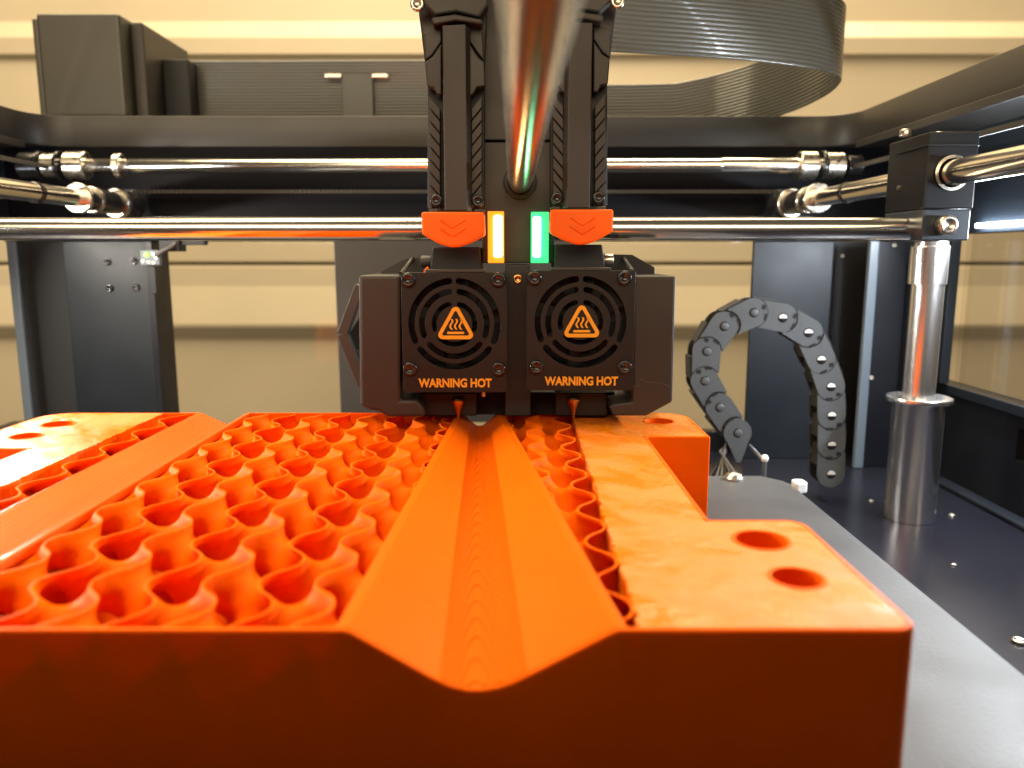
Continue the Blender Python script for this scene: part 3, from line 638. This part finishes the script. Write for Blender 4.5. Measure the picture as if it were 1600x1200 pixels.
    boxpx('seam_line', 786, 830, 306, 307.6, 317.6, 318.2, M['taupe'], 0)
    x, z = at(809, 436, 311.9); s = screw('plate_screw', (x, 312, z), 1.9, t, 'brass', h=.7)
    x, z = at(812, 276, 318); lathe_obj('rod_bushing', [(6.6, 0), (6.6, 1.5), (6.0, 1.9), (5.0, 1.9), (5.0, 0)], (3.2, 318, 28.9), (0, -1, 0), M['black_matte'], t, 32)
    boxpx('heater_shroud_bar', 640, 960, 613, 648, 322, 345, M['hole'], 0.4)
    for a, b_ in ((655, 745), (868, 948)): boxpx('heater_block', a, b_, 614, 650, 313, 321.5, M['cover'], 0.5)
    boxpx('block_clip', 753, 758, 612, 620, 306, 309, M['white'], 0.2)
    for px, py in ((715, 624), (897, 622)):
        x, z = at(px, py, 309); zt = -65.4
        lathe_obj('nozzle', [(2.2, 0), (2.7, .8), (2.5, 1.9), (1.6, 4.2), (.9, 6.0), (.35, z-zt)], (x, 311, z), (0, 0, -1), M['brass'], t, 20)
    for ex in (0, 1):
        mir = (lambda p: (1617-p[0], p[1]-4)) if ex else (lambda p: p)
        def pp(name, pts, Y0, Y1, m, bevel=0.5, parent=t):
            q = [mir(p) for p in pts]; return polypx(name, q, Y0, Y1, m, bevel, parent)
        tw = pp('extruder_tower', [(668, 96), (757, 96), (757, 326), (668, 326)], 313, 340, M['black_matte'], 0.6)
        pp('tower_back', [(644, -60), (760, -60), (760, 40), (757, 100), (664, 100), (659, 60)], 314, 338, M['head'], 0.8, tw)
        # central spine with bevelled right side
        sp = AT([mir((690, 0)), mir((727, 0)), mir((733, 0))], 303)
        za = at(700, 38-4*ex, 303)[1]; zb = at(700, 329-4*ex, 303)[1]
        a, b_, c = [p[0] for p in sp]
        poly = [(a, 312.8), (a, 304), (b_, 303), (c, 307), (c, 312.8)]
        MB().prism(poly, zb, za, 'xy').build('spine', M['head'], tw, 0.35)
        pp('shoulder', [(664, 97), (676, 88), (689.5, 68), (689.5, 148), (682, 147), (678, 137), (667, 135)], 306.5, 312.7, M['head'], 0.5, tw)
        pp('shoulder', [(733.5, 68), (748, 90), (757, 97), (758, 134), (745, 136), (740, 146), (733.5, 150)], 306.5, 312.7, M['head'], 0.5, tw)
        pp('side_wing', [(663, 50), (689.5, 42), (689.5, 65), (675, 86), (664, 94)], 309.5, 313, M['head'], 0.4, tw)
        pp('side_wing', [(733.5, 42), (753, 44), (756, 94), (749, 86), (733.5, 64)], 309.5, 313, M['head'], 0.4, tw)
        pp('collar', [(674, 27), (712, 22), (753, 30), (754, 38), (712, 32), (676, 39)], 304, 312, M['head'], 0.6, tw)
        pp('cap', [(650, -60), (764, -60), (762, 8), (748, 27), (712, 18), (680, 24), (664, 8), (652, -10)], 306, 313.5, M['head'], 0.8, tw)
        for i in range(9):
            y = 150+i*19.8
            pp('rib', [(671, y), (687.5, y+20), (687.5, min(y+37.5, 327)), (671, min(y+17.5, 327))] if y+17.5 < 322 else [(671, y), (676, y+6), (676, 326), (671, 326)], 308, 312.9, M['head'], 0.3, tw)
            pp('rib', [(753, y), (736.5, y+20), (736.5, min(y+37.5, 327)), (753, min(y+17.5, 327))] if y+17.5 < 322 else [(753, y), (748, y+6), (748, 326), (753, 326)], 308, 312.9, M['head'], 0.3, tw)
        for q in ((682, 313), (747, 314)):
            x, z = at(*mir(q), 307); screw('screw', (x, 308, z), 2.35, tw, h=2.2)
        x, z = at(*mir((652, 6)), 306); screw('screw', (x, 307, z), 2.6, tw, 'steel', h=1.6)
        lt = pp('latch', [(658, 331), (757, 331), (758, 368), (735, 380), (717, 386), (706, 386.5), (694, 384), (682, 379), (659, 366)], 297.5, 303, M['orange_latch'], 0.9)
        bev(lt, 0.9, 3) if False else None
        for yy in (344, 357.5):
            pts = [mir((688, yy)), mir((707, yy+11.5)), mir((726.5, yy-1))]
            w = [(at(x, y, 297.5)[0], 297.4, at(x, y, 297.5)[1]) for x, y in pts]
            MB().tube(w, 0.42, 8).build('chevron', M['orange_latch'], lt)
        pp('tower_foot', [(676, 386), (750, 386), (752, 424), (671, 424)], 312, 335, M['black_matte'], 0.6)
        pp('latch_ear', [(670, 326.5), (684, 326.5), (684, 331), (670, 331)], 301, 304, M['taupe'], 0.2)
        pp('latch_ear', [(742, 327), (757, 327), (757, 331), (742, 331)], 301, 304, M['taupe'], 0.2)
    # status lamps
    boxpx('status_lamp', 762, 787.5, 330, 411, 309, 316, M['led_yellow'], 0.3)
    boxpx('lamp_core', 771, 785.5, 336, 402, 307.4, 308.95, M['led_yellow_core'], 0.9, t)
    boxpx('status_lamp', 830, 857, 331, 411, 309, 316, M['led_green'], 0.3)
    boxpx('lamp_core', 832.5, 845, 338, 402, 307.4, 308.95, M['led_green_core'], 0.9, t)
    pts = [(at(x, y, 301.6)[0], 301.8, at(x, y, 301.6)[1]) for x, y in ((988, 604), (1000, 602), (996, 596), (1004, 592), (1008, 597), (1022, 598), (1036, 600), (1045, 603), (1046, 606))]
    o = MB().tube(pts, 0.09, 5).build('filament_hair', M['wire']); tag(o, 'fine stray filament hair stuck across the right air duct', 'filament strand')
head()

# ================================================================== THE ORANGE PRINT
ZT = -66.0; ZB = -104.0
XL, XR, YF, YB = -197.5, 73.5, 130.5, 327.0
ZF, PH = 1.0, 0.15
A = 23.05                                     # infill period
def lips(Y):                                  # outer edges of the tapering channel
    q = (Y-133)/155.0; return -32.0+6.6*q, 20.9-19.5*q
def glip(Y): return -134.5, -111.5
LIP = 2.6
def chan_profile(Y, n=33):
    xl, xr = lips(Y); a, b = xl+LIP, xr-LIP; wdt = b-a; q = (Y-YF)/(YB-YF)
    D = 11.6-5.9*q; pts = []
    for i in range(n):
        s = i/(n-1); x = a+wdt*s
        # straight flanks meeting in a rounded floor a little left of centre
        e = 0.475; r = 0.33
        d = abs(s-e)/(e if s < e else 1-e)
        mm = D/(1-r/2)
        z = -D+(mm*d*d/(2*r) if d < r else mm*(d-r/2))
        pts.append((x, ZT+min(z, 0)))
    return pts
def groove_profile(Y):
    a, b = glip(Y); a += 2.2; b -= 1.6; return [(a, ZT), (a+13.0, ZT-6.2), (a+14.5, ZT-6.3), (b, ZT)]
def zchan(x, Y):
    p = chan_profile(Y, 17)
    if x <= p[0][0] or x >= p[-1][0]: return ZT
    for (x0, z0), (x1, z1) in zip(p, p[1:]):
        if x0 <= x <= x1: return z0+(z1-z0)*(x-x0)/(x1-x0)
    return ZT

def loft(rows, closed=True):
    n = len(rows[0]); vs = [p for r in rows for p in r]; fs = []
    for i in range(len(rows)-1):
        for k in range(n if closed else n-1):
            k2 = (k+1) % n; fs.append((i*n+k, i*n+k2, (i+1)*n+k2, (i+1)*n+k))
    fs.append(tuple(range(n))[::-1]); fs.append(tuple((len(rows)-1)*n+k for k in range(n)))
    return vs, fs

def gyroid_mesh(name, thick=0.52):
    X0, X1, Y0, Y1 = -149.0, 25.5, YF+1.2, YB-1.2
    h = A/18.0; nx = int((X1-X0)/h); ny = int((Y1-Y0)/h); nz = 20
    xs = X0+h*np.arange(nx+1); ys = Y0+h*np.arange(ny+1); zs = ZT-0.15-h*np.arange(nz+1)[::-1]
    gx, gy, gz = np.meshgrid(xs, ys, zs, indexing='ij')
    k = 2*PI/A; px = (gx+54.3+0.4)*k; py = (gy-187.0)*k; pz = (gz-ZT)*k*ZF+PI/2+PH
    F = np.sin(px)*np.cos(py)+np.sin(py)*np.cos(pz)+np.sin(pz)*np.cos(px); F = F.ravel()+1e-9
    P = np.stack([gx.ravel(), gy.ravel(), gz.ravel()], 1)
    idx = np.arange((nx+1)*(ny+1)*(nz+1)).reshape(nx+1, ny+1, nz+1)
    c = {}
    for a in (0, 1):
        for b in (0, 1):
            for d in (0, 1): c[(a, b, d)] = idx[a:nx+a, b:ny+b, d:nz+d]
    # keep cells outside the lips, or below the channel floors
    cx = (xs[:-1]+xs[1:])/2; cy = (ys[:-1]+ys[1:])/2; cz = (zs[:-1]+zs[1:])/2
    keep = np.ones((nx, ny, nz), bool)
    for j, Y in enumerate(cy):
        xl, xr = lips(Y); ins = (cx > xl+.8) & (cx < xr-.8); ga, gb = glip(Y); ing = (cx > ga+.8) & (cx < gb-.8)
        keep[ins, j, :] = False; keep[ing, j, :] = False
        prof = np.array([zchan(x, Y) for x in cx])
        keep[:, j, :] |= ins[:, None] & (cz[None, :] < prof[:, None]-3.0)
    keep = keep.ravel()
    order = [(0, 0, 0), (1, 0, 0), (1, 1, 0), (0, 1, 0), (0, 0, 1), (1, 0, 1), (1, 1, 1), (0, 1, 1)]
    cube = np.stack([c[o].ravel() for o in order], 1)[keep]
    tets = [(0, 5, 1, 6), (0, 1, 2, 6), (0, 2, 3, 6), (0, 3, 7, 6), (0, 7, 4, 6), (0, 4, 5, 6)]
    T = np.concatenate([cube[:, list(q)] for q in tets]); V = F[T] > 0; code = V @ np.array([1, 2, 4, 8])
    tris = []
    def e(a, b, sel): lo = np.minimum(T[sel, a], T[sel, b]); hi = np.maximum(T[sel, a], T[sel, b]); return np.stack([lo, hi], 1)
    for cd in range(1, 15):
        sel = np.nonzero(code == cd)[0]
        if not len(sel): continue
        ins = [q for q in range(4) if cd >> q & 1]; out = [q for q in range(4) if not cd >> q & 1]
        if len(ins) in (1, 3):
            a, o = (ins[0], out) if len(ins) == 1 else (out[0], ins)
            tris.append(np.stack([e(a, o[0], sel), e(a, o[1], sel), e(a, o[2], sel)], 1))
        else:
            a, b = ins; p, q = out; e0, e1, e2, e3 = e(a, p, sel), e(a, q, sel), e(b, q, sel), e(b, p, sel)
            tris.append(np.stack([e0, e1, e2], 1)); tris.append(np.stack([e0, e2, e3], 1))
    Tr = np.concatenate(tris); fl = Tr.reshape(-1, 2); key = fl[:, 0].astype(np.int64)*len(F)+fl[:, 1]
    u, inv = np.unique(key, return_inverse=True); a = u//len(F); b = u % len(F)
    t = F[a]/(F[a]-F[b]); pos = P[a]+(P[b]-P[a])*t[:, None]; tri = inv.reshape(-1, 3)
    def grad(p):
        x = (p[:, 0]+54.7)*k; y = (p[:, 1]-187)*k; z = (p[:, 2]-ZT)*k*ZF+PI/2+PH
        return np.stack([np.cos(x)*np.cos(y)-np.sin(z)*np.sin(x), -np.sin(x)*np.sin(y)+np.cos(y)*np.cos(z), -np.sin(y)*np.sin(z)+np.cos(z)*np.cos(x)], 1)
    g = grad(pos); g /= np.linalg.norm(g, axis=1)[:, None]+1e-9
    ar = np.cross(pos[tri[:, 1]]-pos[tri[:, 0]], pos[tri[:, 2]]-pos[tri[:, 0]])
    good = np.linalg.norm(ar, axis=1) > 1e-7; tri = tri[good]; ar = ar[good]
    flip = (ar*g[tri[:, 0]]).sum(1) < 0; tri[flip] = tri[flip][:, ::-1]
    off = g.copy(); top = pos[:, 2] > ZT-0.2
    hn = np.linalg.norm(g[:, :2], axis=1); off[top, 2] = 0; off[top, :2] /= np.maximum(hn[top], .35)[:, None]
    wob = np.stack([np.sin(pos[:, 1]*.31+pos[:, 2]*1.3)*.10+np.sin(pos[:, 1]*1.7+pos[:, 0]*.9)*.05, np.sin(pos[:, 0]*.37+1.1*pos[:, 2])*.10+np.sin(pos[:, 0]*1.9+pos[:, 1]*.7)*.05, 0*pos[:, 2]], 1); pos = pos+wob
    n = len(pos); vv = np.concatenate([pos+off*thick/2, pos-off*thick/2])
    vv[:n][top, 2] = ZT-0.15; vv[n:][top, 2] = ZT-0.15
    ed = np.concatenate([tri[:, [0, 1]], tri[:, [1, 2]], tri[:, [2, 0]]]); es = np.sort(ed, 1); ek = es[:, 0].astype(np.int64)*n+es[:, 1]
    _, fi, cnt = np.unique(ek, return_index=True, return_counts=True); be = ed[fi[cnt == 1]]
    rim = np.concatenate([np.stack([be[:, 1], be[:, 0], be[:, 0]+n], 1), np.stack([be[:, 1], be[:, 0]+n, be[:, 1]+n], 1)])
    allf = np.concatenate([tri, tri[:, ::-1]+n, rim])
    me = bpy.data.meshes.new(name); me.vertices.add(2*n); me.vertices.foreach_set('co', (vv*S).ravel())
    me.loops.add(len(allf)*3); me.loops.foreach_set('vertex_index', allf.ravel().astype(np.int32))
    me.polygons.add(len(allf)); me.polygons.foreach_set('loop_start', (np.arange(len(allf))*3).astype(np.int32))
    sm = np.ones(len(allf), bool); sm[-len(rim):] = False
    me.polygons.foreach_set('use_smooth', sm); me.update(calc_edges=True); me.validate()
    # sharp edges where the rim meets the faces
    print('gyroid tris', len(allf))
    return me

def the_print():
    t = thing('orange_print', (-62, 228, ZB), 'large orange 3D printed block being printed, with wavy infill and two open channels', 'printed block')
    outline = round_poly([(XL, YF), (XR, YF), (XR, 190), (50, 190), (50, 282), (XR, 282), (XR, YB), (XL, YB), (XL, 264), (-168.5, 264), (-168.5, 190), (XL, 190)],
                         [5, 4.5, 5, 0.8, 0.8, 0.6, 11, 12, 1, 1, 1, 4], 6)
    # outer walls, following the outline; front and back walls dip at the channels
    wth = 2.4; n = len(outline)
    def inset(poly, d):
        out = []
        for i in range(len(poly)):
            p0, p, p1 = Vector(poly[i-1]), Vector(poly[i]), Vector(poly[(i+1) % len(poly)])
            e0 = (p-p0).normalized(); e1 = (p1-p).normalized(); n0 = Vector((-e0.y, e0.x)); n1 = Vector((-e1.y, e1.x)); m = (n0+n1)
            m = m/max(m.length_squared, .3)*2*d/1.0 if m.length > .1 else n0*d
            out.append((p.x+m.x, p.y+m.y))
        return out
    dense = []
    for i in range(n):
        a, b = Vector(outline[i]), Vector(outline[(i+1) % n]); k = 1
        if abs(a.y-b.y) < .01 and (abs(a.y-YF) < .01 or abs(a.y-YB) < .01) and (b-a).length > 60: k = 240
        for j in range(k): dense.append(tuple(a+(b-a)*j/k))
    # exact breakpoints of channel and groove on front and back walls
    def ztop(x, y):
        if abs(y-YF) < 3 or abs(y-YB) < 3:
            Y = YF if abs(y-YF) < 3 else YB
            z = zchan(x, Y); p = groove_profile(Y)
            if p[0][0] < x < p[-1][0]:
                for (x0, z0), (x1, z1) in zip(p, p[1:]):
                    if x0 <= x <= x1: z = min(z, z0+(z1-z0)*(x-x0)/(x1-x0))
            return z
        return ZT
    ins = inset(dense, wth/2)
    vs = []; fs = []; m = len(dense)
    for (x, y), (xi, yi) in zip(dense, ins):
        zt = ztop(x, y); vs += [(x, y, ZB), (x, y, zt-.5), (x+(xi-x)*.15, y+(yi-y)*.15, zt-.12), (x+(xi-x)*.35, y+(yi-y)*.35, zt), (xi, yi, zt), (xi, yi, ZB)]
    for i in range(m):
        j = (i+1) % m
        for q in range(5): fs.append((i*6+q, j*6+q, j*6+q+1, i*6+q+1))
    MB().add(vs, fs, True).build('outer_wall', M['orange'], t); auto_smooth([o for o in t.children if o.name.startswith('outer_wall')][0], 50)
    # floor inside (so that the pits end in orange)
    MB().box(XL+8, 48, YF+2, YB-2, ZT-26, ZT-25).build('inner_floor', M['orange_infill'], t)
    # solid areas left and right of the infill
    def jag(x, y0, y1, s, amp=0.55, step=1.1):
        out = []; y = y0
        while y < y1-1e-6:
            out.append((x+random.uniform(-amp, amp), y)); y += step*random.uniform(.6, 1.3)
        out.append((x, y1)); return out if s > 0 else out[::-1]
    d = 1.35
    r0 = [p for p in inset(outline, d)]
    def xb(y): return 23.0+2.6*(y-YF)/(YB-YF)
    right_edge = [(xb(y)+dx-24.3, y) for dx, y in jag(24.3, YF+3.2, YB-2, 1)]
    right = round_poly([(xb(YF), YF+d), (XR-d, YF+d), (XR-d, 190-d), (50-d, 190-d), (50-d, 282+d), (XR-d, 282+d), (XR-d, YB-d), (xb(YB), YB-d)], [0, 3.2, 3.7, .6, .6, .6, 9.5, 0], 5)
    right = right+right_edge[::-1]
    hole = lambda x, y, r: arc(x, y, r, 0, 345, 23)
    curve_solid('top_skin', [right, hole(58.7, 175.5, 6.0), hole(59.2, 153.6, 5.1), hole(59.6, 309.5, 5.6)], 14, XY(ZT-7.02), M['skin'], t)
    ledge = jag(-148.2, YF+3.2, YB-2, 1)
    left = round_poly([(-148.2, YB-d), (XL+d, YB-d), (XL+d, 264+d), (-168.5+d, 264+d), (-168.5+d, 190-d), (XL+d, 190-d), (XL+d, YF+d), (-148.2, YF+d)], [0, 10.5, .6, .6, .6, 3, 3.6, 0], 5)
    left = left+ledge
    curve_solid('top_skin', [left, hole(-180.6, 304, 5.6), hole(-180.4, 283, 5.1), hole(-180.6, 175.5, 6.0), hole(-181, 153.6, 5.1)], 14, XY(ZT-7.02), M['skin'], t)
    # thin perimeter of each hole
    for x, y, r in ((58.7, 175.5, 6.0), (59.2, 153.6, 5.1), (59.6, 309.5, 5.6), (-180.6, 304, 5.6), (-180.4, 283, 5.1)):
        lathe_obj('hole_rim', [(r-.05, 0), (r-.05, 14.1), (r+.3, 14.25), (r+.9, 14.2), (r+1.0, 14)], (x, y, ZT-14.05), (0, 0, 1), M['orange'], t, 28)
        o = [c for c in t.children if c.name.startswith('hole_rim')][-1]
        bm = bmesh.new(); bm.from_mesh(o.data); bmesh.ops.delete(bm, geom=[f for f in bm.faces if len(f.verts) > 4], context='FACES'); bm.to_mesh(o.data); bm.free()
        MB().prism(arc(x, y, r+.2, 0, 345, 23), ZT-14.6, ZT-13.8, 'xy').build('hole_floor', M['orange'], t)
    # main channel, tapering
    rows = []
    NY = 420; NG = 60
    for i in range(NY+1):
        Y = YF+1.35+(YB-YF-2.7)*i/NY; p = chan_profile(Y, 121); xl, xr = lips(Y); pq = []
        for k, (x, z) in enumerate(p):
            sl = abs((p[min(k+1, 120)][1]-p[max(k-1, 0)][1])/(p[min(k+1, 120)][0]-p[max(k-1, 0)][0]))
            wq = min(1, max(0, (0.52-sl)/0.25)); fz = z/0.24; zq = 0.24*(math.floor(fz)+1.1-0.6*(fz-math.floor(fz))); pq.append((x, z+(zq-z)*wq))
        p = pq
        up = [(xl+.25, Y, ZT-.12), (xl+.55, Y, ZT+.03), (p[0][0]-.4, Y, ZT+.03)]+[(x, Y, z) for x, z in p]+[(p[-1][0]+.4, Y, ZT+.03), (xr-.55, Y, ZT+.03), (xr-.25, Y, ZT-.12)]
        dn = [(xr, Y, ZT-.6), (xr, Y, ZT-3.0)]+[(x, Y, z-2.6) for x, z in p[::-12]]+[(xl, Y, ZT-3.0), (xl, Y, ZT-.6)]
        rows.append(up+dn)
    v, f = loft(rows); o = MB().add(v, [q[::-1] for q in f], True).build('channel', M['terrace'], t); auto_smooth(o, 12)
    rows = []
    for i in range(NG+1):
        Y = YF+1.35+(YB-YF-2.7)*i/NG; p = groove_profile(Y); xl, xr = glip(Y)
        up = [(xl+.25, Y, ZT-.12), (xl+.55, Y, ZT+.03), (xl+1.0, Y, ZT+.03), (xl+1.2, Y, ZT-.15), (xl+1.4, Y, ZT+.02), (p[0][0]-.2, Y, ZT+.02)]+[(x, Y, z) for x, z in p]+[(p[-1][0]+.3, Y, ZT+.03), (xr-.55, Y, ZT+.03), (xr-.25, Y, ZT-.12)]
        dn = [(xr, Y, ZT-.6), (xr, Y, ZT-2.4)]+[(x, Y, z-2.2) for x, z in p[::-1]]+[(xl, Y, ZT-2.4), (xl, Y, ZT-.6)]
        rows.append(up+dn)
    v, f = loft(rows); o = MB().add(v, [q[::-1] for q in f], True).build('groove', M['orange_groove'], t); auto_smooth(o, 30)
    # infill
    me = gyroid_mesh('infill'); o = link('infill', me, M['orange_infill'], t); tag(o, kind='stuff')
the_print()
